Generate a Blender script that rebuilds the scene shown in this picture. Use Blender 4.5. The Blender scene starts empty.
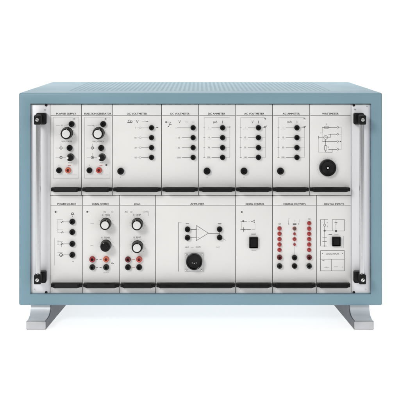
import bpy, bmesh, math, random
from mathutils import Vector, Matrix
random.seed(7)
C = bpy.context.scene
COL = C.collection

# ------------------------------------------------------------------ camera, surround, lamps, exposure
S = 0.0014            # metres per photo pixel in the plane of the cabinet front (y = 0)
D = 1.62              # camera distance from that plane
HORIZON = 33.0        # photo row of the level line of sight
GROUND = 324.8        # row where the floor meets the front plane
CZ = (GROUND - HORIZON) * S

def P(px, py, y=0.0):
    """measured spot of the photo -> place at depth y"""
    k = (D + y) / D
    return Vector(((px - 200) * S * k, y, CZ - (py - HORIZON) * S * k))

cd = bpy.data.cameras.new('camera'); cam = bpy.data.objects.new('camera', cd); COL.objects.link(cam)
cam.location = (0, -D, CZ); cam.rotation_euler = (math.radians(90), 0, 0)
cd.sensor_width = 36; cd.lens = 36 * D / (400 * S)
cd.shift_y = -(200 - HORIZON) / 400.0
cd.clip_start = 0.05; cd.clip_end = 60
C.camera = cam

w = bpy.data.worlds.new('World'); C.world = w; w.use_nodes = True
bg = w.node_tree.nodes['Background']; bg.inputs[0].default_value = (1, 1, 1, 1); bg.inputs[1].default_value = 0.33

def area(name, loc, target, sx, sy, power, col=(1, 1, 1)):
    l = bpy.data.lights.new(name, 'AREA'); l.shape = 'RECTANGLE'; l.size = sx; l.size_y = sy
    l.energy = power; l.color = col
    o = bpy.data.objects.new(name, l); COL.objects.link(o); o.location = loc
    o.rotation_euler = (Vector(target) - Vector(loc)).to_track_quat('-Z', 'Y').to_euler()
    return o
area('key_softbox', (-1.25, -1.95, 1.40), (0, 0, .15), 0.7, 0.7, 29, (1, .985, .97))
area('front_fill', (1.7, -2.2, .9), (0, 0, .18), 1.2, 1.2, 9)  # added fill, lifts the darker right end of the plates
area('overhead_softbox', (0, .35, 2.3), (0, .25, 0), 2.2, 1.8, 3.5)
area('under_floor_fill', (0, .5, -.7), (0, .5, 0), 4.2, 3.6, 72)  # unseen lamp added below the floor, keeps it white under the cabinet
area('backdrop_fill', (0, .7, 1.9), (0, 2.1, .9), 2.8, .6, 75)  # added lamp, brings the backdrop up to plain white

C.view_settings.view_transform = 'Standard'; C.view_settings.look = 'None'
C.view_settings.exposure = 0; C.view_settings.gamma = 1
C.cycles.max_bounces = 8

# ------------------------------------------------------------------ materials
def mat(name, base, rough=.5, metal=0, noise=0, nscale=60, bump=0, bscale=400, stretch=None, spec=.5, coat=0, trans=0, rvar=0):
    m = bpy.data.materials.new(name); m.use_nodes = True
    nt = m.node_tree; b = nt.nodes['Principled BSDF']
    b.inputs['Base Color'].default_value = (*base, 1); b.inputs['Roughness'].default_value = rough
    b.inputs['Metallic'].default_value = metal; b.inputs['Specular IOR Level'].default_value = spec
    b.inputs['Coat Weight'].default_value = coat; b.inputs['Transmission Weight'].default_value = trans
    tc = nt.nodes.new('ShaderNodeTexCoord'); mp = nt.nodes.new('ShaderNodeMapping')
    nt.links.new(tc.outputs['Object'], mp.inputs[0])
    if stretch: mp.inputs['Scale'].default_value = stretch
    if noise or rvar:
        n = nt.nodes.new('ShaderNodeTexNoise'); n.inputs['Scale'].default_value = nscale; n.inputs['Detail'].default_value = 4
        nt.links.new(mp.outputs[0], n.inputs['Vector'])
        if noise:
            r = nt.nodes.new('ShaderNodeMapRange'); r.inputs['From Min'].default_value = .3; r.inputs['From Max'].default_value = .7
            r.inputs['To Min'].default_value = 1 - noise; r.inputs['To Max'].default_value = 1 + noise
            nt.links.new(n.outputs[0], r.inputs[0])
            h = nt.nodes.new('ShaderNodeVectorMath'); h.operation = 'SCALE'; h.inputs[0].default_value = base
            nt.links.new(r.outputs[0], h.inputs['Scale']); nt.links.new(h.outputs[0], b.inputs['Base Color'])
        if rvar:
            r2 = nt.nodes.new('ShaderNodeMapRange'); r2.inputs['From Min'].default_value = .3; r2.inputs['From Max'].default_value = .7
            r2.inputs['To Min'].default_value = max(.02, rough - rvar); r2.inputs['To Max'].default_value = rough + rvar
            nt.links.new(n.outputs[0], r2.inputs[0]); nt.links.new(r2.outputs[0], b.inputs['Roughness'])
    if bump:
        n2 = nt.nodes.new('ShaderNodeTexNoise'); n2.inputs['Scale'].default_value = bscale; n2.inputs['Detail'].default_value = 3
        nt.links.new(mp.outputs[0], n2.inputs['Vector'])
        bp = nt.nodes.new('ShaderNodeBump'); bp.inputs['Strength'].default_value = bump; bp.inputs['Distance'].default_value = .0004
        nt.links.new(n2.outputs[0], bp.inputs['Height']); nt.links.new(bp.outputs[0], b.inputs['Normal'])
    return m

M = dict(
    blue=mat('blue_enamel', (.200, .333, .402), .42, noise=.035, nscale=9, bump=.25, bscale=1400, rvar=.06),
    panel=mat('panel_white', (.80, .795, .78), .5, noise=.02, nscale=14, bump=.12, bscale=1800, rvar=.05),
    ear=mat('ear_aluminium', (.80, .80, .825), .42, metal=.15, noise=.02, nscale=12, bump=.1, bscale=500, stretch=(1, 1, .05), rvar=.06),
    alu=mat('aluminium', (.82, .83, .85), .30, metal=.35, noise=.05, nscale=40, bump=.2, bscale=900, stretch=(.04, 1, 1), rvar=.08),
    flange=mat('flange_metal', (.60, .60, .60), .4, metal=.3, noise=.05, nscale=80, bump=.1, bscale=600),
    toe=mat('cast_toe', (.56, .57, .59), .42, metal=.3, noise=.06, nscale=70, bump=.3, bscale=500, rvar=.08),
    steel=mat('dark_metal_shade', (.135, .14, .155), .5, metal=.6, noise=.12, nscale=60, bump=.3, bscale=700),
    chrome=mat('rod_steel', (.62, .62, .63), .2, metal=1, noise=.03, nscale=30, stretch=(1, 1, .05), rvar=.05),
    screw=mat('screw_steel', (.75, .75, .74), .28, metal=.9, noise=.05, nscale=200),
    black=mat('black_plastic', (.006, .006, .0065), .36, noise=.2, nscale=90, bump=.1, bscale=900, rvar=.08, spec=.2),
    gloss=mat('black_gloss', (.008, .008, .009), .25, noise=.2, nscale=90, rvar=.08, spec=.2),
    hole=mat('socket_inside', (.006, .006, .006), .7, noise=.1),
    green=mat('dark_green_plastic', (.004, .008, .006), .35, noise=.2, nscale=90),
    red=mat('red_plastic', (.50, .075, .055), .35, noise=.08, nscale=90, coat=.2),
    orange=mat('orange_plastic', (.58, .13, .075), .35, noise=.08, nscale=90, coat=.2),
    darkred=mat('dark_red_plastic', (.13, .012, .014), .35, noise=.1, nscale=90),
    redhole=mat('dark_red_socket', (.06, .006, .007), .6, noise=.1),
    dim=mat('dim_lamp', (.09, .035, .025), .2, noise=.05, nscale=90, coat=.3),
    crimson=mat('crimson_plastic', (.30, .03, .035), .35, noise=.1, nscale=90),
    led=mat('led_red', (.36, .014, .014), .18, noise=.05, nscale=90, coat=.3),
    ledrim=mat('led_rim', (.50, .13, .11), .4, noise=.05, nscale=90),
    cap=mat('cap_white', (.72, .72, .71), .3, noise=.03, nscale=120),
    ink=mat('ink', (.10, .10, .105), .7, noise=.1, nscale=300),
    pale=mat('pale_ink', (.42, .42, .42), .7, noise=.06, nscale=300),
    inside=mat('dark_inside', (.02, .02, .022), .8, noise=.1),
    print_red=mat('red_ink', (.55, .22, .2), .7, noise=.1, nscale=300),
)
# translucent white sheet, lets the added lamp under the floor through
m = bpy.data.materials.new('opal_sheet'); m.use_nodes = True; nt = m.node_tree
for n in list(nt.nodes): nt.nodes.remove(n)
out = nt.nodes.new('ShaderNodeOutputMaterial'); mx = nt.nodes.new('ShaderNodeMixShader')
df = nt.nodes.new('ShaderNodeBsdfDiffuse'); tr = nt.nodes.new('ShaderNodeBsdfTranslucent'); tn = nt.nodes.new('ShaderNodeTexNoise')
tn.inputs['Scale'].default_value = 3; rp = nt.nodes.new('ShaderNodeValToRGB')
rp.color_ramp.elements[0].color = (.88, .88, .88, 1); rp.color_ramp.elements[1].color = (.91, .91, .91, 1)
nt.links.new(tn.outputs[0], rp.inputs[0]); nt.links.new(rp.outputs[0], df.inputs[0]); tr.inputs[0].default_value = (.9, .9, .9, 1)
mx.inputs[0].default_value = .5
nt.links.new(df.outputs[0], mx.inputs[1]); nt.links.new(tr.outputs[0], mx.inputs[2]); nt.links.new(mx.outputs[0], out.inputs[0])
M['opal'] = m

# ------------------------------------------------------------------ helpers
def mesh_of(bm, name, m, smooth=None):
    me = bpy.data.meshes.new(name)
    bmesh.ops.recalc_face_normals(bm, faces=bm.faces[:])
    bm.to_mesh(me); bm.free()
    for x in (m if isinstance(m, (list, tuple)) else [m]): me.materials.append(x)
    if smooth is not None:
        for p in me.polygons: p.use_smooth = True
        me.set_sharp_from_angle(angle=math.radians(smooth))
    return me

def link(name, me, parent=None, loc=(0, 0, 0), label=None, rot=None):
    o = bpy.data.objects.new(name, me); COL.objects.link(o)
    o.parent = parent; o.location = loc
    if rot: o.rotation_euler = rot
    if label: o['label'] = label
    return o

def thing(name, label, cat, loc, group=None):
    o = bpy.data.objects.new(name, None); COL.objects.link(o)
    o.location = loc; o['label'] = label; o['category'] = cat
    o.empty_display_size = .02
    if group: o['group'] = group
    return o

def box(bm, x0, x1, y0, y1, z0, z1, bev=0, seg=2):
    vs = bmesh.ops.create_cube(bm, size=1)['verts']
    for v in vs:
        v.co = Vector(((x0 + x1) / 2 + v.co.x * (x1 - x0), (y0 + y1) / 2 + v.co.y * (y1 - y0), (z0 + z1) / 2 + v.co.z * (z1 - z0)))
    if bev:
        es = list({e for v in vs for e in v.link_edges})
        bmesh.ops.bevel(bm, geom=es, offset=bev, segments=seg, profile=.5, affect='EDGES')

def lathe(bm, prof, n=32, flute=0, nflute=20, mi=0, cx=0, cz=0):
    """profile of (radius, distance out of the panel); the axis points to -Y"""
    rings = []
    for r, h, *f in prof:
        fl = f[0] if f else 0
        if r <= 1e-7:
            rings.append([bm.verts.new((cx, -h, cz))]); continue
        ring = []
        for i in range(n):
            a = 2 * math.pi * i / n
            rr = r * (1 + fl * flute * math.cos(a * nflute))
            ring.append(bm.verts.new((cx + rr * math.cos(a), -h, cz + rr * math.sin(a))))
        rings.append(ring)
    for A, B in zip(rings, rings[1:]):
        for i in range(n):
            j = (i + 1) % n
            if len(A) == 1 and len(B) == 1: continue
            if len(A) == 1: f = bm.faces.new((A[0], B[i], B[j]))
            elif len(B) == 1: f = bm.faces.new((A[i], A[j], B[0]))
            else: f = bm.faces.new((A[i], A[j], B[j], B[i]))
            f.material_index = mi
    return rings

mm = .001
_cache = {}
def cached(key, fn):
    if key not in _cache: _cache[key] = fn()
    return _cache[key]

# ------------------------------------------------------------------ setting: translucent floor whitened by an added lamp below, and backdrop
bm = bmesh.new()
xs = (-2.0, 2.0)
v = [bm.verts.new((x, y, 0)) for x, y in ((-2, -1.1), (2, -1.1), (2, 1.3), (-2, 1.3))]
bm.faces.new(v)
o = link('floor', mesh_of(bm, 'floor', M['opal'])); o['kind'] = 'structure'
bm = bmesh.new(); prev = None
path = [(1.3, 0)] + [(1.3 + .8 * math.sin(a), .8 - .8 * math.cos(a)) for a in [math.pi / 2 * i / 16 for i in range(1, 17)]] + [(2.1, 2.6)]
for y, z in path:
    cur = [bm.verts.new((-2, y, z)), bm.verts.new((2, y, z))]
    if prev: bm.faces.new((prev[0], prev[1], cur[1], cur[0]))
    prev = cur
o = link('backdrop', mesh_of(bm, 'backdrop', M['opal'], 60)); o['kind'] = 'structure'

# ------------------------------------------------------------------ the cabinet
YP = .005                       # front of the module plates, a little behind the rim
DEPTH = .36
A0 = P(18.8, 92.8); A1 = P(382.4, 305.5)      # outside of the rim
I0 = P(30.4, 103.8); I1 = P(371.0, 294.1)    # opening
cab = thing('equipment_cabinet', 'blue grey metal cabinet on two silver legs, holding two rows of white modules', 'equipment cabinet', (0, DEPTH / 2, 0))
def cl(x, y, z): return Vector((x, y - DEPTH / 2, z))

def shell_mesh():
    bm = bmesh.new()
    X0, X1, Z1, Z0 = A0.x, A1.x, A0.z, A1.z
    def q(x, y, z): return bm.verts.new(cl(x, y, z))
    fo = [q(X0, 0, Z0), q(X1, 0, Z0), q(X1, 0, Z1), q(X0, 0, Z1)]
    bo = [q(X0, DEPTH, Z0), q(X1, DEPTH, Z0), q(X1, DEPTH, Z1), q(X0, DEPTH, Z1)]
    fi = [q(I0.x, 0, I1.z), q(I1.x, 0, I1.z), q(I1.x, 0, I0.z), q(I0.x, 0, I0.z)]
    bi = [q(I0.x, .03, I1.z), q(I1.x, .03, I1.z), q(I1.x, .03, I0.z), q(I0.x, .03, I0.z)]
    top = None
    for i in range(4):
        j = (i + 1) % 4
        bm.faces.new((fo[i], fo[j], fi[j], fi[i]))
        bm.faces.new((fi[i], fi[j], bi[j], bi[i]))
        f = bm.faces.new((fo[i], fo[j], bo[j], bo[i]))
        if i == 2: top = f
    bm.faces.new(bo)
    bmesh.ops.recalc_face_normals(bm, faces=bm.faces[:]); bm.normal_update()
    es = [e for e in bm.edges if (e.verts[0] in fo + bo and e.verts[1] in fo + bo)]
    ei = [e for e in bm.edges if e.verts[0] in fi and e.verts[1] in fi]
    bmesh.ops.bevel(bm, geom=es, offset=.0026, segments=4, profile=.5, affect='EDGES')
    bmesh.ops.bevel(bm, geom=[e for e in bm.edges if all(abs(v.co.y + DEPTH / 2) < 1e-6 and abs(v.co.x) < I1.x + 1e-4 and I1.z - 1e-4 < v.co.z < I0.z + 1e-4 for v in e.verts)], offset=.0008, segments=2, profile=.5, affect='EDGES')
    # perforated field in the top
    bm.faces.ensure_lookup_table(); bm.normal_update()
    top = max((f for f in bm.faces), key=lambda f: f.calc_center_median().z * 10 + f.calc_area())
    r = bmesh.ops.inset_individual(bm, faces=[top], thickness=.02)
    pitch = .0066; nx, ny = 58, 44
    x0 = -nx * pitch / 2; y0 = DEPTH - .012 - ny * pitch
    zt = top.calc_center_median().z
    for vv in top.verts:
        vv.co.x = x0 if vv.co.x < 0 else -x0
        vv.co.y = (y0 if vv.co.y < 0 else y0 + ny * pitch) - DEPTH / 2
    bm.faces.remove(top)
    g = {}
    def gv(i, j):
        if (i, j) not in g: g[(i, j)] = bm.verts.new(cl(x0 + i * pitch, y0 + j * pitch, zt))
        return g[(i, j)]
    for i in range(nx):
        for j in range(ny):
            c = [gv(i, j), gv(i + 1, j), gv(i + 1, j + 1), gv(i, j + 1)]
            cx, cy = x0 + (i + .5) * pitch, y0 + (j + .5) * pitch
            if (i + j) % 2:
                bm.faces.new(c); continue
            rr = .00165
            a = [(cx - rr, cy - rr), (cx + rr, cy - rr), (cx + rr, cy + rr), (cx - rr, cy + rr)]
            t = [bm.verts.new(cl(x, y, zt)) for x, y in a]; b = [bm.verts.new(cl(x, y, zt - .0015)) for x, y in a]
            for k in range(4):
                l = (k + 1) % 4
                bm.faces.new((c[k], c[l], t[l], t[k])); bm.faces.new((t[k], t[l], b[l], b[k]))
    bmesh.ops.remove_doubles(bm, verts=bm.verts[:], dist=1e-6)
    return mesh_of(bm, 'shell', M['blue'], 35)
link('shell', shell_mesh(), cab)

# dark chassis behind the plates (fills the cabinet)
bm = bmesh.new()
box(bm, I0.x - .001, I1.x + .001, YP + .0035 - DEPTH / 2, .33 - DEPTH / 2, I1.z - .001, I0.z + .001)
link('chassis', mesh_of(bm, 'chassis', M['inside']), cab)

# side plates with the grab handles
def rect_plate(x0, x1, y0, y1, th=.0025, bev=.0003, org=None, yf=YP):
    a = P(x0, y0, yf); b = P(x1, y1, yf)
    bm = bmesh.new()
    box(bm, a.x - org.x, b.x - org.x, yf - org.y, yf + th - org.y, b.z - org.z, a.z - org.z, bev)
    return bm
CO = Vector((0, DEPTH / 2, 0))
GAP = .22
def slot_screw_mesh(r, mtl):
    def mk():
        bm = bmesh.new()
        lathe(bm, [(r, 0), (r, .0008), (r * .85, .0013), (0, .0015)], 24)
        box(bm, -r * .9, r * .9, -.00165, -.0013, -r * .12, r * .12)
        for f in bm.faces:
            if len(f.verts) == 4 and abs(f.calc_center_median().y + .00165) < 1e-5: f.material_index = 1
        return mesh_of(bm, 'screw', [mtl, M['hole']], 40)
    return cached(('screw', r, mtl.name), mk)

for side in (-1, 1):
    mx_ = lambda x: x if side < 0 else 400 - x
    xa, xb = sorted((mx_(31.0 if side < 0 else 29.6), mx_(49.9 if side < 0 else 48.6)))
    ear = link('mounting_plate', mesh_of(rect_plate(xa, xb, 104.5, 293.1, org=CO), 'mounting_plate', M['ear'], 35), cab)
    spots = [(45.2, 109.3, .9), (33.0, 106.3, .7)] if side > 0 else [(44.8, 109.6, .9)]
    for sx, sy, r in spots + [(34.5, 289.5, .8)]:
        p = P(mx_(sx), sy, YP) - CO
        link('plate_screw', slot_screw_mesh(r * S * .9, M['screw']), cab, p, rot=(0, random.uniform(-.8, .8), 0))
    for sy in (105.2, 292.4):
        p = P(mx_(46.2), sy, YP) - CO
        bm = bmesh.new(); lathe(bm, [(.0019, 0), (.0019, .0003), (.0014, .0005), (0, .0005)], 24)
        link('fixing_slot', mesh_of(bm, 'fixing_slot', M['hole'], 40), cab, p)
    # grab handle: stepped brackets, a rod between them, a screw in each bracket
    hb = P(mx_(40), 199, YP)
    grab = None
    def bracket_mesh(sgn):
        bm = bmesh.new()
        w2, h2 = 5.2 * S, 5.7 * S
        box(bm, -w2, w2, -.013, 0, -h2, h2, .0022, 3)
        ox = side * 1.9 * S
        box(bm, ox - 3.5 * S, ox + 3.5 * S, -.029, -.008, -4.7 * S - sgn * .2 * S, 4.7 * S - sgn * .2 * S, .0018, 3)
        return mesh_of(bm, 'bracket', M['black'], 40)
    rx = None; ends = []
    parts = []
    for by, sgn in ((118.6, 1), (276.6, -1)):
        c = P(mx_(41.4), by, YP - .006); c.y = YP
        parts.append((bracket_mesh(sgn), c))
        rx = c.x + side * 1.9 * S
        ends.append(c.z)
    bm = bmesh.new()
    n = 24; rr = 2.35 * S
    ry = -.019
    z0, z1 = ends[1] + 4.5 * S, ends[0] - 4.5 * S
    rg = []
    for z in (z0, z1):
        rg.append([bm.verts.new((rr * math.cos(2 * math.pi * i / n), ry + rr * math.sin(2 * math.pi * i / n), z - (z0 + z1) / 2)) for i in range(n)])
    for i in range(n):
        j = (i + 1) % n; bm.faces.new((rg[0][i], rg[0][j], rg[1][j], rg[1][i]))
    bm.faces.new(rg[0]); bm.faces.new(rg[1])
    org = Vector((rx, YP, (z0 + z1) / 2))
    grab = link('grab_handle', mesh_of(bm, 'grab_handle', M['chrome'], 40), cab, org - CO)
    for me, c in parts:
        link('bracket', me, grab, c - org)
        link('screw', slot_screw_mesh(1.9 * S, M['screw']), grab, Vector((rx, YP - .0288, c.z)) - org, rot=(0, random.uniform(-1, 1), 0))

# legs: bent light metal front and back, side wall in grey darkened for shade, widening backwards
def leg(side):
    FZ = A1.z
    ft = .0115                       # height of the toe
    y_toe, y_st = -.0255, .010
    # profile of the upper surface (y, z) from the toe to the cabinet
    prof = [(y_toe, 0), (y_toe, ft - .0012), (y_toe + .0012, ft)]
    prof += [(y_toe + .014, ft + .0003), (y_toe + .021, ft + .0010), (y_toe + .0262, ft + .0024), (y_toe + .0298, ft + .0045), (y_toe + .0322, ft + .0070), (y_toe + .0340, ft + .0100), (y_toe + .0350, ft + .0125), (y_st, FZ - .0008), (y_st + .0003, FZ + .0004)]
    prof = [(y, max(.0005, min(z, FZ + .0004))) for y, z in prof]
    back = [(DEPTH - y, z) for y, z in reversed(prof)]
    full = prof + back
    def xo(y): return abs(P(30.4, 300, .006).x)                       # outer side
    def xi(y): return abs(P(46.6, 300, -.02).x) - .0865 * (y - y_toe) * .92   # inner side
    L = lambda x, y, z: Vector((side * x, y, z)) - Vector((0, DEPTH / 2, 0))
    bm = bmesh.new()
    oa = [bm.verts.new(L(xo(y), y, z)) for y, z in full]
    ob = [bm.verts.new(L(xi(y) + .0012, y, z)) for y, z in full]
    for i in range(len(full) - 1):
        bm.faces.new((oa[i], oa[i + 1], ob[i + 1], ob[i]))
    bm.faces.new(oa)
    bm.faces.new((oa[0], ob[0], ob[-1], oa[-1]))
    lo = link('leg', mesh_of(bm, 'leg', M['alu'], 40), cab)
    bm = bmesh.new()
    a = [bm.verts.new(L(xi(y) + .0012, y - (.0006 if i < len(prof) else -.0006), z + (.0006 if 0 < i < len(full) - 1 and z < FZ else 0))) for i, (y, z) in enumerate(full)]
    b = [bm.verts.new(L(xi(y), y - (.0006 if i < len(prof) else -.0006), z + (.0006 if 0 < i < len(full) - 1 and z < FZ else 0))) for i, (y, z) in enumerate(full)]
    bm.faces.new(a); bm.faces.new(b)
    for i in range(len(full)):
        j = (i + 1) % len(full); bm.faces.new((a[i], a[j], b[j], b[i]))
    link('side_wall', mesh_of(bm, 'side_wall', M['steel'], 40), lo)
    bm = bmesh.new()
    xa_, xb_ = sorted((side * (xo(0) + .0006), side * (xi(y_toe) - .0004)))
    box(bm, xa_, xb_, y_toe - .0012 - DEPTH / 2, y_toe - .0001 - DEPTH / 2, .0002, ft + .0006, .0003)
    link('toe_rim', mesh_of(bm, 'toe_rim', M['steel'], 40), lo)
    bm = bmesh.new(); box(bm, xa_ + .0006, xb_ - .0006, y_toe - .0034 - DEPTH / 2, y_toe - .0010 - DEPTH / 2, .0012, ft + .0003, .0012, 3)
    link('toe_cap', mesh_of(bm, 'toe_cap', M['toe'], 40), lo)
leg(-1); leg(1)

# ------------------------------------------------------------------ module parts
def jack_mesh(r, m, hole='hole'):
    def mk():
        bm = bmesh.new()
        lathe(bm, [(r, 0), (r, .0030), (r * .93, .0040), (r * .80, .0045), (r * .50, .0045), (r * .46, .0042)], 32)
        lathe(bm, [(r * .46, .0042), (r * .44, .001), (0, .001)], 32, mi=1)
        return mesh_of(bm, 'jack', [M[m], M[hole]], 35)
    return cached(('jack', r, m, hole), mk)

def led_mesh(r, m='led'):
    def mk():
        bm = bmesh.new()
        lathe(bm, [(r * 1.12, 0), (r * 1.12, .0006), (r * .95, .001)], 24, mi=1)
        lathe(bm, [(r * .88, .0008), (r * .88, .0022), (r * .72, .0034), (r * .42, .0042), (0, .0045)], 24)
        return mesh_of(bm, 'indicator_lamp', [M[m], M['ledrim']], 50)
    return cached(('led', r, m), mk)

def knob_body(r, h):
    def mk():
        bm = bmesh.new()
        lathe(bm, [(r * 1.02, 0), (r * 1.02, .0022), (r * .97, .003, 0), (r * .965, .0032, 1), (r * .93, h - .0015, 1), (r * .87, h - .0002, .4), (r * .80, h, 0), (0, h)], 96, flute=.022, nflute=24)
        return mesh_of(bm, 'knob', M['black'], 30)
    return cached(('knob', r, h), mk)

def disc_mesh(name, r, h, m):
    def mk():
        bm = bmesh.new()
        lathe(bm, [(r, 0), (r, h * .6), (r * .93, h), (r * .5, h * 1.05), (0, h * 1.06)], 40)
        return mesh_of(bm, name, M[m], 40)
    return cached((name, r, h, m), mk)

def bar_mesh(name, x0, x1, y0, y1, z0, z1, bev, m):
    bm = bmesh.new(); box(bm, x0, x1, y0, y1, z0, z1, bev, 2)
    return mesh_of(bm, name, M[m], 40)

FONT = bpy.data.curves.new('lettering', 'FONT')
def text_polys(s):
    def mk():
        cu = bpy.data.curves.new('lettering', 'FONT'); cu.body = s; cu.size = 1; cu.resolution_u = 3; cu.offset = 0
        o = bpy.data.objects.new('lettering', cu); COL.objects.link(o)
        dg = bpy.context.evaluated_depsgraph_get(); dg.update()
        me = bpy.data.meshes.new_from_object(o.evaluated_get(dg))
        vs = [v.co.copy() for v in me.vertices]; fs = [tuple(p.vertices) for p in me.polygons]
        bpy.data.objects.remove(o); bpy.data.meshes.remove(me); bpy.data.curves.remove(cu)
        return vs, fs
    return cached(('text', s), mk)
bpy.data.curves.remove(FONT)

class Module:
    """one plug-in module; all its coordinates are measured photo spots"""
    def __init__(s, label, x0, x1, y0, y1, name, title, tx=None, tw=None, cat='instrument module', lw=None):
        s.x0, s.x1, s.y0, s.y1 = x0, x1, y0, y1
        s.org = P((x0 + x1) / 2, y1, YP)
        s.e = thing(name, label, cat, s.org, 'plug-in instrument modules in the cabinet')
        s.plate = link('faceplate', mesh_of(rect_plate(x0 + GAP, x1 - GAP, y0, y1, org=s.org), 'faceplate', M['panel'], 35), s.e)
        s.ink = bmesh.new(); s.title = bmesh.new()
        hl = 115.5 if y0 < 150 else 205.4
        s.line(x0 + .6, hl, x1 - .6, hl, .32, mi=0)
        for dx in (-.07, .07): s.text(title, tx + dx, hl - (1.85 if y0 < 150 else 1.45), 1.9, tw, bm=s.title)
    def pt(s, px, py, y=YP): return P(px, py, y) - s.org
    def line(s, xa, ya, xb, yb, w=.34, mi=0, bm=None):
        bm = bm or s.ink
        a, b = s.pt(xa, ya), s.pt(xb, yb); d = (b - a).normalized(); n = Vector((-d.z, 0, d.x)) * (w * S / 2)
        h = random.uniform(.00008, .00014)
        f = bm.faces.new([bm.verts.new(p + Vector((0, -h, 0))) for p in (a - n, b - n, b + n, a + n)]); f.material_index = mi
    def path(s, pts, w=.34, mi=0):
        for (a, b), (c, d) in zip(pts, pts[1:]): s.line(a, b, c, d, w, mi)
    def rect(s, xa, ya, xb, yb, w=.3, mi=1): s.path([(xa, ya), (xb, ya), (xb, yb), (xa, yb), (xa, ya)], w, mi)
    def ring(s, x, y, r, w=.3, mi=0, n=18): s.path([(x + r * math.cos(2 * math.pi * i / n), y + r * math.sin(2 * math.pi * i / n)) for i in range(n + 1)], w, mi)
    def dot(s, x, y, r=.7, mi=0):
        c = s.pt(x, y); h = random.uniform(.00015, .0002)
        f = s.ink.faces.new([s.ink.verts.new(c + Vector((r * S * math.cos(a), -h, r * S * math.sin(a)))) for a in [2 * math.pi * i / 12 for i in range(12)]]); f.material_index = mi
    def arrow(s, xa, ya, xb, yb, w=.34, hd=1.0, mi=0):
        s.line(xa, ya, xb, yb, w, mi)
        d = Vector((xb - xa, yb - ya)).normalized(); n = Vector((-d.y, d.x))
        c = [s.pt(xb + d.x * hd * .6, yb + d.y * hd * .6)] + [s.pt(xb - d.x * hd + n.x * k * hd * .6, yb - d.y * hd + n.y * k * hd * .6) for k in (1, -1)]
        f = s.ink.faces.new([s.ink.verts.new(p + Vector((0, -.00016, 0))) for p in c]); f.material_index = mi
    def text(s, t, cx, cy, h, width=None, bm=None, mi=0, bold=0):
        vs, fs = text_polys(t); bm = bm or s.ink
        xs_ = [v.x for v in vs]; zs = [v.y for v in vs]
        w0 = max(xs_) - min(xs_); k = h * S / .72; kx = width * S / w0 if width else k
        mx0 = (max(xs_) + min(xs_)) / 2; mz0 = .36
        c = s.pt(cx, cy)
        nv = [bm.verts.new((c.x + (v.x - mx0) * kx, c.y - .00018, c.z + (v.y - mz0) * k)) for v in vs]
        for f in fs:
            try: ff = bm.faces.new([nv[i] for i in f]); ff.material_index = mi
            except ValueError: pass
    # --- solid parts
    def at(s, px, py, mid):
        p = P(px, py, YP - mid); p.y = YP; return p - s.org
    def jack(s, x, y, r=2.9, m='gloss', label=None):
        return link('jack', jack_mesh(round(r * S, 6), m, {'red': 'crimson', 'orange': 'crimson', 'crimson': 'redhole', 'darkred': 'redhole'}.get(m, 'hole')), s.e, s.at(x, y, .003), label)
    def led(s, x, y, r=2.0, m='led', label=None): return link('indicator_lamp', led_mesh(round(r * S, 6), m), s.e, s.at(x, y, .002), label)
    def knob(s, x, y, r=5.8, h=.0145, cap=3.9, turn=0, capm='cap', label=None):
        k = link('knob', knob_body(round(r * S, 6), h), s.e, s.at(x, y, h * .5), label, rot=(0, turn, 0))
        if cap: link('cap', disc_mesh('cap', round(cap * S, 6), .0008, capm), k, (0, -h, 0))
        zz = r * S
        link('pointer', cached(('ptr', r, h), lambda: bar_mesh('pointer', -.0003, .0003, -h - .0003, -h + .001, zz * .70, zz * .86, 0, 'cap')), k)
        return k
    def lever(s, x, y, r=3.9):
        k = link('knob', knob_body(round(r * S, 6), .012), s.e, s.at(x + .6, y, .006), 'small black knob with a white tip at its left side')
        link('cap', disc_mesh('tip', round(1.5 * S, 6), .0022, 'cap'), k, (-r * S * .72, -.0118, 0))
    def handle(s, ya, yb):
        """black pull bar on two feet along the lower edge"""
        a = s.at(s.x0 + .6, ya, .010); b = s.at(s.x1 - .6, yb, .010)
        zc, hh = (a.z + b.z) / 2, (a.z - b.z) / 2
        bm = bmesh.new()
        fw = 4.2 * S
        sec = [(-.0045, -hh * .75), (-.0095, -hh), (-.0138, -hh * .80), (-.0150, -hh * .2), (-.0138, hh * .62), (-.0105, hh), (-.0050, hh * .9)]
        xs2 = [a.x + fw * .55, a.x + fw, b.x - fw, b.x - fw * .55]
        sc = [.80, 1, 1, .80]; off = [.002, 0, 0, .002]
        rings = [[bm.verts.new((x, y + o_, zc + z * c_)) for y, z in sec] for x, c_, o_ in zip(xs2, sc, off)]
        for A, B in zip(rings, rings[1:]):
            for i in range(len(sec)):
                j = (i + 1) % len(sec); bm.faces.new((A[i], A[j], B[j], B[i]))
        bm.faces.new(rings[0]); bm.faces.new(rings[-1])
        h = link('pull_handle', mesh_of(bm, 'pull_handle', M['black'], 25), s.e)
        for xa_, xb_ in ((a.x, a.x + fw), (b.x - fw, b.x)):
            bm = bmesh.new(); box(bm, xa_, xb_, -.0085, 0, zc - hh * .80, zc + hh * .62, .0009, 2)
            link('foot', mesh_of(bm, 'foot', M['black'], 40), h)
    def rocker(s, x0, y0, x1, y1):
        c = s.at((x0 + x1) / 2, (y0 + y1) / 2, .003); hx, hz = (x1 - x0) / 2 * S, (y1 - y0) / 2 * S
        key = ('rock', round(hx, 5), round(hz, 5))
        def mk():
            bm = bmesh.new(); box(bm, -hx, hx, -.0045, 0, -hz, hz, .0007, 2)
            fr = min(bm.faces, key=lambda f: f.calc_center_median().y)
            bmesh.ops.inset_individual(bm, faces=[fr], thickness=.0012)
            for v in fr.verts: v.co.y += .0018
            return mesh_of(bm, 'rocker_switch', M['gloss'], 40)
        o = link('rocker_switch', cached(key, mk), s.e, c)
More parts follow.
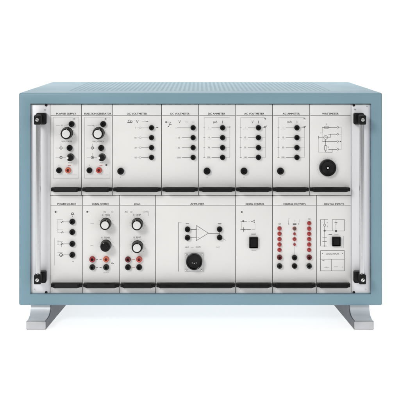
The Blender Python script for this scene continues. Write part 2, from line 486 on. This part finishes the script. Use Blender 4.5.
        def mk2():
            bm = bmesh.new(); a, b_ = hx - .0020, hz - .0020
            pr = [(-.0027, -b_), (-.0062, -b_), (-.0043, 0), (-.0040, b_ * .5), (-.0034, b_), (-.0027, b_)]
            L_ = [bm.verts.new((-a, y, z)) for y, z in pr]; R_ = [bm.verts.new((a, y, z)) for y, z in pr]
            bm.faces.new(L_); bm.faces.new(R_)
            for i in range(len(pr)):
                j = (i + 1) % len(pr); bm.faces.new((L_[i], L_[j], R_[j], R_[i]))
            return mesh_of(bm, 'rocker', M['black'], 20)
        link('rocker', cached(key + (1,), mk2), o)
    def flush(s, name):
        link(name, s.mesh2(s.ink, name), s.e); s.ink = bmesh.new()
    def done(s):
        if s.ink.faces: link('printed_legend', s.mesh2(s.ink, 'printed_legend'), s.e)
        link('title_lettering', s.mesh2(s.title, 'title_lettering'), s.e)
    def mesh2(s, bm, name):
        me = bpy.data.meshes.new(name)
        for f in bm.faces:
            f.normal_update()
            if f.normal.y > 0: f.normal_flip()
        bm.to_mesh(me); bm.free()
        for k in ('ink', 'pale', 'print_red'): me.materials.append(M[k])
        return me

T0, T1 = 104.5, 195.15      # top row
B0, B1 = 195.6, 293.1      # bottom row
HT = (187.0, 192.2); HB = (282.8, 288.3)

# ------------------------------------------------------------------ top row
def supply(label, x0, x1, title, tx, tw, name, dx, jx, kx, bx, rx, lx):
    m_ = Module(label, x0, x1, T0, T1, name, title, tx, tw)
    a, b = (53.2, 78.8) if dx == 0 else (84.5, 110.0)
    m_.rect(a, 117.2, b, 178.3, .28, 1)
    m_.jack(jx, 124.1, 3.0)
    m_.path([(a + 3, 125.4), (a + 7, 125.4)], .4, 1); m_.text('Hz' if dx else 'V', a + 8.7, 125.4, 1.7); m_.line(a + 11, 125.2, jx - 3, 124.7, .35, 1)
    m_.line(jx + 1.4, 118.9, jx + 3.9, 118.9, .5); m_.line(jx + 2.6, 117.9, jx + 2.6, 119.9, .5)
    m_.knob(kx, 133.4, 5.9, .0150, 4.0, turn=random.uniform(-.6, .6))
    n = 9
    for i in range(n):
        t = math.radians(140 + 260 * i / (n - 1)); ca, sa = math.cos(t), math.sin(t)
        m_.line(kx + .4 + ca * 7.0, 133.4 + sa * 7.0, kx + .4 + ca * 7.9, 133.4 + sa * 7.9, .3, 1)
    m_.text('VOLTAGE' if dx == 0 else 'FREQUENCY', kx + .2, 141.4, 1.5, 10.5 if dx == 0 else 11.5)
    for y in (148.0, 157.5):
        m_.line(a + 2.4, y, a + 6, y, .3, 1); m_.ring(lx, y, 1.25, .55, 0); m_.dot(lx, y, .5, 0); m_.line(lx + 1.6, y, jx - 5, y, .35, 1)
        m_.line(lx, y - 4.4, lx, y - 1.5, .3, 1)
    m_.jack(jx - 2, 148.0, 3.0)
    m_.lever(jx - 1.9, 157.5, 3.7)
    m_.text('MAX', jx - 1.4, 162.8, 1.1, 3.4); m_.line(jx - 3.6, 165.4, jx - .6, 165.4, .5, 2)
    m_.text('0', bx, 165.2, 1.3, mi=1)
    if dx: m_.dot(106.4, 165.0, 1.0, 0)
    m_.jack(bx, 170.4, 2.9); m_.jack(rx, 170.3, 3.0, 'orange' if dx == 0 else 'red', 'red banana jack')
    m_.line(a + 1.5, 174.9, b - 1.5, 174.9, .25, 1)
    m_.handle(*HT); m_.done()
supply('power supply module with an orange red jack, leftmost of the top row', 50.1, 81.4, 'POWER SUPPLY', 66.2, 20, 'power_supply_module', 0, 71.5, 66.5, 58.9, 68.0, 61.0)
supply('function generator module with small dark dot near its red jack, right of power supply', 81.4, 112.4, 'FUNCTION GENERATOR', 97.8, 27, 'function_generator_module', 1, 103.1, 98.2, 89.3, 98.9, 92.4)

JY = (127.8, 137.7, 147.7, 157.5)
# first voltmeter, wide
m_ = Module('wide DC voltmeter module with one jack at lower left, right of the function generator', 112.4, 161.5, T0, T1, 'voltmeter_module', 'DC VOLTMETER', 137, 20, 'meter module')
m_.line(127.3, 122.4, 132.3, 122.4, .6); m_.ring(129.2, 121.2, 1.2, .5); m_.path([(130.6, 121.4), (131.4, 120.6), (132.2, 121.4), (133, 120.8)], .4)
m_.text('V', 137.3, 121.6, 3.0); m_.line(142, 121.3, 145, 121.3, .35, 1); m_.arrow(145.5, 121.3, 148, 121.3, .5, .9)
for y, t in zip(JY, ('1', '10', '30', '100')):
    m_.text(t, 135.5, y, 1.6, mi=0); m_.ring(140.2, y, .9, .35, 1); m_.line(141.2, y, 149.2, y, .38, 0 if y > 140 else 1); m_.line(137.5, y, 139.2, y, .3, 1)
    m_.jack(151.5, y, 2.65)
m_.arrow(156.0, 127.5, 157.8, 127.5, .4, .9)
m_.flush('range_legend'); m_.jack(120.6, 171.3, 3.4); m_.text('0', 120.6, 177.2, 1.6, mi=1)
m_.handle(*HT); m_.done()
# second voltmeter, no low jack
m_ = Module('narrow DC voltmeter module with four jacks near its right edge and none at bottom', 161.5, 198.5, T0, T1, 'voltmeter_module', 'DC VOLTMETER', 180, 19, 'meter module')
m_.dot(166.1, 122.1, .9); m_.path([(166.1, 122.1), (170.6, 122.1), (169.4, 124.5), (171.6, 124.5)], .4); m_.arrow(169.8, 124.5, 168.0, 127.0, .4, .9)
m_.text('V', 179.6, 121.7, 2.9); m_.line(185, 122, 188, 122, .5, 1); m_.line(191.6, 122, 194.6, 122, .5, 1)
for y, t in zip(JY, ('', '10', '30', '300')):
    if t: m_.text(t, 178.9, y, 1.7)
    m_.line(177.0 if not t else 182.0, y, 191, y, .4, 0); m_.line(176, y - 1, 176, y + 1, .3, 1)
    m_.jack(193.1, y, 2.65)
m_.handle(*HT); m_.done()

def boxed_meter(label, x0, x1, title, unit, tx, tw, name, jx, lx, a, b, ux, arr):
    m_ = Module(label, x0, x1, T0, T1, name, title, tx, tw, 'meter module')
    m_.path([(a, 117.5), (b, 117.5)], .28, 1); m_.line(a, 117.5, a, 158, .28, 1); m_.line(b, 127.0, b, 157.5, .34, 1)
    m_.text(unit, ux, 121.7, 2.5); m_.line(jx, 120.7, jx, 123.2, .5)
    if arr == 'a': m_.arrow(b - 3, 127.0, b + .6, 127.0, .4, 1.0)
    else: m_.path([(b - 1.5, 119), (b + .5, 118.2), (b + .3, 120)], .4); m_.dot(b - .4, 127.0, .8); m_.line(b + .2, 127.2, b + 1.6, 125.6, .5); m_.line(jx + 4.5, 127.2, b - 1.2, 127.2, .4)
    for y, t in zip(JY, ('1', '10', '30', '100')):
        m_.line(a - .8, y, a + 1, y, .4, 0); m_.text(t, a + 4.6, y - .3, 1.6); m_.line(a + 2.3, y + 1.3, a + 7.2, y + 1.3, .25, 1)
        m_.line(a + 7.4, y, jx - 2.4, y, .4, 0)
        m_.line(jx + 3.2, y, b, y, .26, 1)
        m_.jack(jx, y, 2.7)
    m_.jack(lx, 171.2, 3.5); m_.text('0', lx, 177.2, 1.6, mi=1)
    m_.handle(*HT); m_.done()
boxed_meter('DC ammeter module with boxed scale, between the narrow DC voltmeter and the AC voltmeter', 198.5, 235.7, 'DC AMMETER', 'μA', 216.6, 17, 'ammeter_module', 222.6, 207.0, 204.2, 229.8, 215.4, 'a')
boxed_meter('AC voltmeter module marked V inside a boxed scale, between the two ammeter modules', 235.7, 272.5, 'AC VOLTMETER', 'V', 254.2, 20, 'voltmeter_module', 258.5, 244.0, 240.6, 265.3, 252.5, 'b')
boxed_meter('AC ammeter module marked mA, beside the wattmeter', 272.5, 309.7, 'AC AMMETER', 'mA', 291.2, 17, 'ammeter_module', 297.0, 280.5, 278.4, 304.6, 289.6, 'c')

def screw_at(m_, x, y, r=.9): link('screw', slot_screw_mesh(round(r * S, 6), M['screw']), m_.e, m_.at(x, y, .0015), rot=(0, random.uniform(-1.5, 1.5), 0))

m_ = Module('wattmeter module with line diagram over a large round black socket, top right', 309.7, 351.1, T0, T1, 'wattmeter_module', 'WATTMETER', 330.3, 16.5, 'meter module')
for y, x in ((127.4, 322.2), (134.3, 328.4), (141.5, 323.2), (149.4, 328.4)):
    m_.line(x, y, 336.8, y, .42); m_.ring(337.7, y, .8, .4); m_.line(338.6, y, 341.2, y, .3, 1)
m_.rect(324.6, 126.2, 328.2, 128.6, .34, 0); m_.text('I', 326.4, 124.2, 1.6); m_.line(322.2, 127.4, 322.2, 133, .34); m_.line(320, 133, 322.2, 133, .34)
m_.ring(325.6, 137.4, 1.9, .38, 0, 24); m_.text('W', 325.6, 137.4, 1.7); m_.line(318.4, 137.4, 323.7, 137.4, .36); m_.line(318.4, 136, 318.4, 138.8, .5)
m_.path([(327.5, 137.4), (330.4, 137.4), (330.4, 134.3)], .34); m_.line(325.6, 139.3, 325.6, 145.6, .34)
m_.rect(324.4, 145.6, 326.8, 150.2, .34, 0); m_.text('U', 328.3, 146.8, 1.5); m_.path([(325.6, 150.2), (325.6, 152.3), (332.2, 152.3), (332.2, 149.4)], .34)
m_.line(322.2, 133, 322.2, 141.5, .3, 1); m_.line(322.2, 141.5, 323.2, 141.5, .36); m_.dot(325.6, 141.5, .6); m_.dot(340.6, 141.5, .6); m_.line(341.3, 127.4, 341.3, 149.4, .26, 1)
m_.path([(318.4, 137.4), (318.4, 152.3), (325.6, 152.3)], .28, 1)
bm = bmesh.new(); r = 8.5 * S
lathe(bm, [(r, 0), (r, .0045), (r * .96, .0062), (r * .88, .0068), (r * .80, .0066), (r * .74, .0058), (r * .40, .0046), (r * .32, .0049), (r * .24, .0049), (r * .20, .0045), (r * .16, .001), (0, .001)], 64)
k = link('round_socket', mesh_of(bm, 'round_socket', M['black'], 30), m_.e, m_.at(327.8, 167.9, .004))
link('contact_pin', disc_mesh('contact_pin', round(.9 * S, 6), .0042, 'screw'), k, (0, -.0008, 0))
for i in range(11):
    t = math.radians(150 + 240 * i / 10); m_.line(327.6 + 9.7 * math.cos(t), 168 + 9.7 * math.sin(t), 327.6 + 10.6 * math.cos(t), 168 + 10.6 * math.sin(t), .3, 1)
m_.handle(*HT); m_.done()

# ------------------------------------------------------------------ bottom row
m_ = Module('power source module with single column of four black jacks, leftmost of bottom row', 50.1, 82.4, B0, B1, 'power_source_module', 'POWER SOURCE', 66.7, 18.5)
m_.dot(55.6, 211.9, 1.0); m_.line(57, 211.9, 58.2, 211.9, .4, 1); m_.ring(72.5, 213.8, 1.1, .6); m_.line(70.8, 214.2, 74.3, 214.2, .5); m_.dot(72.5, 216.3, .4)
for y in (221.8, 232.2, 244.0, 255.0):
    m_.jack(72.2, y, 2.9)
    m_.line(63.5, y - .2, 69, y - .2, .35, 1 if y < 240 else 0); m_.line(57.4, y - 2.4, 62.8, y - 2.4, .35, 1)
    m_.path([(60.6, y), (61.6, y + .9), (62.6, y - .7), (63.4, y + .4)], .55); m_.line(57.4, y + .2, 60, y + .2, .3, 1)
m_.line(57.2, 219.5, 57.2, 232, .3, 1); m_.line(58, 240, 58, 245, .35); m_.line(61.3, 242, 61.3, 247, .4); m_.ring(61, 255, 1.5, .5); m_.line(54.6, 238, 54.6, 265, .28, 1); m_.dot(73, 261.7, .5)
m_.handle(*HB); m_.done()

m_ = Module('signal source module with a white capped knob above an all black knob', 82.4, 119.6, B0, B1, 'signal_source_module', 'SIGNAL SOURCE', 100.4, 17)
m_.dot(87.3, 211.8, .95); m_.line(88.5, 211.8, 89.4, 211.8, .4, 1); m_.text('Hz', 104.8, 211.8, 1.5); m_.ring(112.3, 211.8, .8, .35, 1)
m_.text('X  FREQ', 105.9, 214.9, 1.9, 8.0)
m_.knob(105.4, 224.2, 5.5, .0150, 3.75, turn=.3)
m_.line(90.2, 223.3, 93.8, 223.8, .4, 1); m_.line(90.2, 245.6, 93, 245.6, .35, 1)
m_.text('0   LEVEL', 105.8, 237.5, 1.5, 9.0)
m_.knob(105.6, 246.0, 5.4, .0150, 3.2, turn=-.5, capm='black', label='all black fluted knob')
for kx, ky in ((105.4, 224.2), (105.6, 246.0)):
    for i in range(9):
        t = math.radians(140 + 260 * i / 8); m_.line(kx + .8 + 6.8 * math.cos(t), ky - .6 + 6.8 * math.sin(t), kx + .8 + 7.6 * math.cos(t), ky - .6 + 7.6 * math.sin(t), .3, 1)
m_.jack(92.2, 259.5, 3.0, 'crimson', 'dark red banana jack'); m_.jack(106.1, 259.4, 3.0, 'orange', 'orange red banana jack')
m_.jack(92.2, 267.4, 2.9, 'green'); m_.jack(106.1, 267.4, 3.0, 'green')
for y in (259.4, 267.4): m_.line(96.2, y, 98.0, y, .5); m_.line(99.6, y, 101.6, y, .5)
m_.path([(111.2, 263.6), (112, 262.6), (113, 263.6), (113.8, 263.4)], .55); m_.text('OUTPUT', 106.2, 272.4, 1.3, 5.5, mi=1)
m_.handle(*HB); m_.done()

m_ = Module('load module with two white capped knobs one above the other and four jacks', 119.6, 155.7, B0, B1, 'load_module', 'LOAD', 137.3, 6)
m_.text('AC', 126.3, 211.8, 1.7); m_.text('Ω', 131.4, 211.9, 1.7); m_.text('LOAD', 145.6, 211.6, 1.4, 5.4); m_.line(148.7, 212, 148.7, 216, .28, 1)
m_.text('X  OHM', 136.9, 214.8, 1.9, 8.0)
m_.knob(137.1, 224.4, 5.7, .0150, 3.9, turn=-.25); m_.text('X  FINE', 137.0, 237.3, 1.7, 7.5)
m_.knob(137.2, 247.0, 5.7, .0150, 3.9, turn=.45)
for kx, ky in ((137.1, 224.4), (137.2, 247.0)):
    for i in range(11):
        t = math.radians(140 + 260 * i / 10); m_.line(kx + .5 + 7.2 * math.cos(t), ky - .6 + 7.2 * math.sin(t), kx + .5 + 8.1 * math.cos(t), ky - .6 + 8.1 * math.sin(t), .3, 1)
m_.jack(127.9, 259.6, 2.9, 'darkred', 'very dark red banana jack'); m_.jack(139.1, 259.5, 3.0, 'red', 'red banana jack')
m_.jack(127.9, 267.4, 2.9, 'gloss'); m_.jack(139.1, 267.4, 2.9, 'gloss')
for y in (259.5, 267.4): m_.line(132.0, y, 135.0, y, .45, 2)
m_.handle(*HB); m_.done()

m_ = Module('wide amplifier module with triangle symbol and large round black socket on a pale flange', 155.7, 235.5, B0, B1, 'amplifier_module', 'AMPLIFIER', 197.3, 14)
m_.line(178.5, 222.3, 178.5, 271.5, .4, 0)
for x, y in ((187.5, 229.5), (187.5, 237.9), (219.6, 229.4), (219.6, 237.7)): m_.jack(x, y, 2.8)
m_.path([(196.4, 225.4), (196.4, 240.6), (208.4, 233.2), (196.4, 225.4)], .42, 0)
m_.line(190.6, 229.5, 196.4, 229.5, .4); m_.line(190.6, 237.6, 196.4, 237.6, .4); m_.line(208.4, 233.3, 219.6, 233.3, .45); m_.line(219.6, 231.5, 219.6, 235.5, .4)
m_.text('–', 198.2, 229.3, 1.6); m_.text('+', 198.2, 237.4, 1.6)
m_.line(185.8, 223.7, 189, 223.7, .5); m_.line(218, 223.7, 221.4, 223.7, .55); m_.line(218.4, 224.6, 221, 224.6, .3, 1)
m_.text('INPUT', 187.0, 247.2, 1.3, 4); m_.text('GAIN', 198.2, 246.9, 1.4, 4.6); m_.line(191.2, 247.4, 193.4, 247.4, .4, 1); m_.text('OUT', 218.0, 247.2, 1.3, 4.4, mi=1); m_.line(222.5, 238.4, 226, 240.5, .4, 1)
m_.line(178.5, 222.3, 182, 222.3, .26, 1)
bm = bmesh.new(); box(bm, -9.6 * S, 9.6 * S, -.0016, 0, -9.6 * S, 9.6 * S, .0007, 2)
fl = link('flange', mesh_of(bm, 'flange', M['flange'], 40), m_.e, m_.at(194.2, 262.0, .001))
for sx in (-1, 1):
    for sz in (-1, 1): link('screw', slot_screw_mesh(round(1.15 * S, 6), M['screw']), fl, (sx * 8.0 * S, -.0016, sz * 8.0 * S), rot=(0, random.uniform(-1, 1), 0))
bm = bmesh.new(); r = 8.2 * S
lathe(bm, [(r, .0014), (r, .0075), (r * .97, .0090), (r * .90, .0095), (r * .84, .0092), (r * .78, .0060), (r * .3, .0056), (0, .0056)], 64)
k = link('round_socket', mesh_of(bm, 'round_socket', M['gloss'], 30), m_.e, m_.at(194.2, 261.5, .005))
for px in (-2.0, 0, 2.0):
    link('contact_pin', disc_mesh('contact_pin', round(.45 * S, 6), .0016, 'toe'), k, (px * S, -.0055, -1.6 * S + abs(px) * .2 * S))
m_.handle(*HB); m_.done()

m_ = Module('digital control module with one black rocker switch, between amplifier and digital outputs', 235.5, 272.5, B0, B1, 'digital_control_module', 'DIGITAL CONTROL', 255, 18.5)
m_.dot(241.8, 212.0, .9); m_.dot(243.2, 221.2, .95); m_.line(240.5, 221.3, 246.8, 221.3, .4); m_.line(248.3, 221.3, 250, 221.3, .4, 1); m_.arrow(251, 221.3, 252.6, 221.3, .4, 1); m_.ring(254, 220.6, .6, .4); m_.dot(254.2, 222.4, .5)
m_.path([(241.3, 221.3), (241.3, 229.5)], .3, 1); m_.dot(243.6, 229.6, .95); m_.line(240.3, 229.6, 251, 229.6, .4, 0); m_.line(252, 229.6, 255, 229.6, .4, 1); m_.line(243.6, 227, 243.6, 232, .35); m_.path([(255, 223), (255, 229.6)], .28, 1)
m_.text('ON/OFF', 253.6, 234.2, 1.5, 4.8); m_.flush('circuit_legend'); m_.line(251.6, 250.6, 256.4, 250.6, .4, 1)
m_.rocker(249.2, 237.0, 258.0, 248.2)
m_.handle(*HB); m_.done()

m_ = Module('digital outputs module with red lamps in columns above dark jacks', 272.5, 316.5, B0, B1, 'digital_outputs_module', 'DIGITAL OUTPUTS', 294.6, 22)
for y in (228.6, 233.9, 239.3, 244.7, 250.1): m_.led(279.6, y)
for y in (223.4, 228.8, 234.0, 239.3, 244.7, 250.1): m_.led(309.3, y)
m_.led(294.6, 228.8, 1.8, 'dim', 'dark brownish unlit lamp'); m_.led(294.6, 234.0, 1.35); m_.led(294.6, 239.3, 1.8); m_.led(294.6, 244.7, 1.3)
m_.line(294.6, 231, 294.6, 255, .3, 1)
m_.line(292.8, 224.1, 296.4, 224.1, 1.3); m_.text('D', 294.6, 220.5, 1.6, mi=1); m_.line(289.0, 217.8, 288.2, 224.5, .35, 1); m_.line(299.4, 219.5, 298.8, 224.5, .35, 1); m_.dot(288.8, 224, .5); m_.dot(298.8, 224, .5)
m_.text('Q0', 279.6, 223.8, 1.4); m_.text('Q1', 309.3, 218.9, 1.4)
for x in (279.6, 309.3): m_.jack(x, 257.5, 2.65, 'darkred', 'very dark red banana jack'); m_.jack(x, 266.2, 2.7, 'green')
m_.jack(294.6, 257.8, 2.7); m_.jack(294.6, 266.2, 2.7)
m_.handle(*HB); m_.done()

m_ = Module('digital inputs module with black rocker switch between boxed diagrams, bottom right', 316.5, 351.1, B0, B1, 'digital_inputs_module', 'DIGITAL INPUTS', 334, 20)
m_.path([(328.2, 219.5), (320.5, 219.5), (320.5, 246.0), (327.4, 246.0)], .34, 0); m_.line(324.6, 219.5, 324.6, 224.0, .38); m_.ring(324.6, 225.2, 1.1, .38); m_.line(324.6, 226.4, 324.6, 230.5, .34); m_.text('a', 327.2, 222.2, 1.5); m_.text('S', 327.4, 226.4, 1.5)
m_.rect(332.3, 219.5, 344.4, 231.0, .34, 0); m_.line(336, 219.5, 336, 222.4, .4); m_.line(334.6, 222.4, 337.4, 222.4, .4); m_.line(335, 224.0, 337.0, 224.0, .4); m_.line(336, 224.0, 336, 231, .34)
m_.dot(324.6, 230.6, 1.05); m_.dot(336, 231.0, 1.2); m_.line(324.6, 230.6, 334.6, 230.9, .36, 1); m_.line(324.6, 230.6, 324.6, 246, .32, 0)
m_.line(328.5, 234.6, 332, 234.6, .5); m_.line(334.5, 234.6, 338.5, 234.6, .3, 1); m_.line(322.4, 237.2, 326.8, 237.2, .4); m_.line(322.4, 241.5, 326.8, 241.5, .4); m_.dot(324.6, 246.0, .6)
m_.rocker(332.0, 236.9, 340.7, 246.3)
m_.line(343.6, 236, 343.6, 248, .28, 1)
m_.rect(320.5, 250.6, 344.4, 270.8, .36, 0); m_.line(320.5, 259.2, 344.4, 259.2, .4); m_.line(331.6, 259.2, 331.6, 270.8, .4)
m_.text('LOGIC INPUTS', 332.6, 253.8, 1.6, 13); m_.dot(322.4, 253.6, .45); m_.dot(342.5, 253.6, .45); m_.line(322.4, 260.8, 324.4, 260.0, .5); m_.text('0', 326.2, 267.2, 1.3, mi=1); m_.line(324, 267.4, 329, 267.4, .35, 1); m_.text('1', 342.2, 267.2, 1.5); m_.line(334, 266.8, 338, 266.8, .4, 1)
m_.handle(*HB); m_.done()
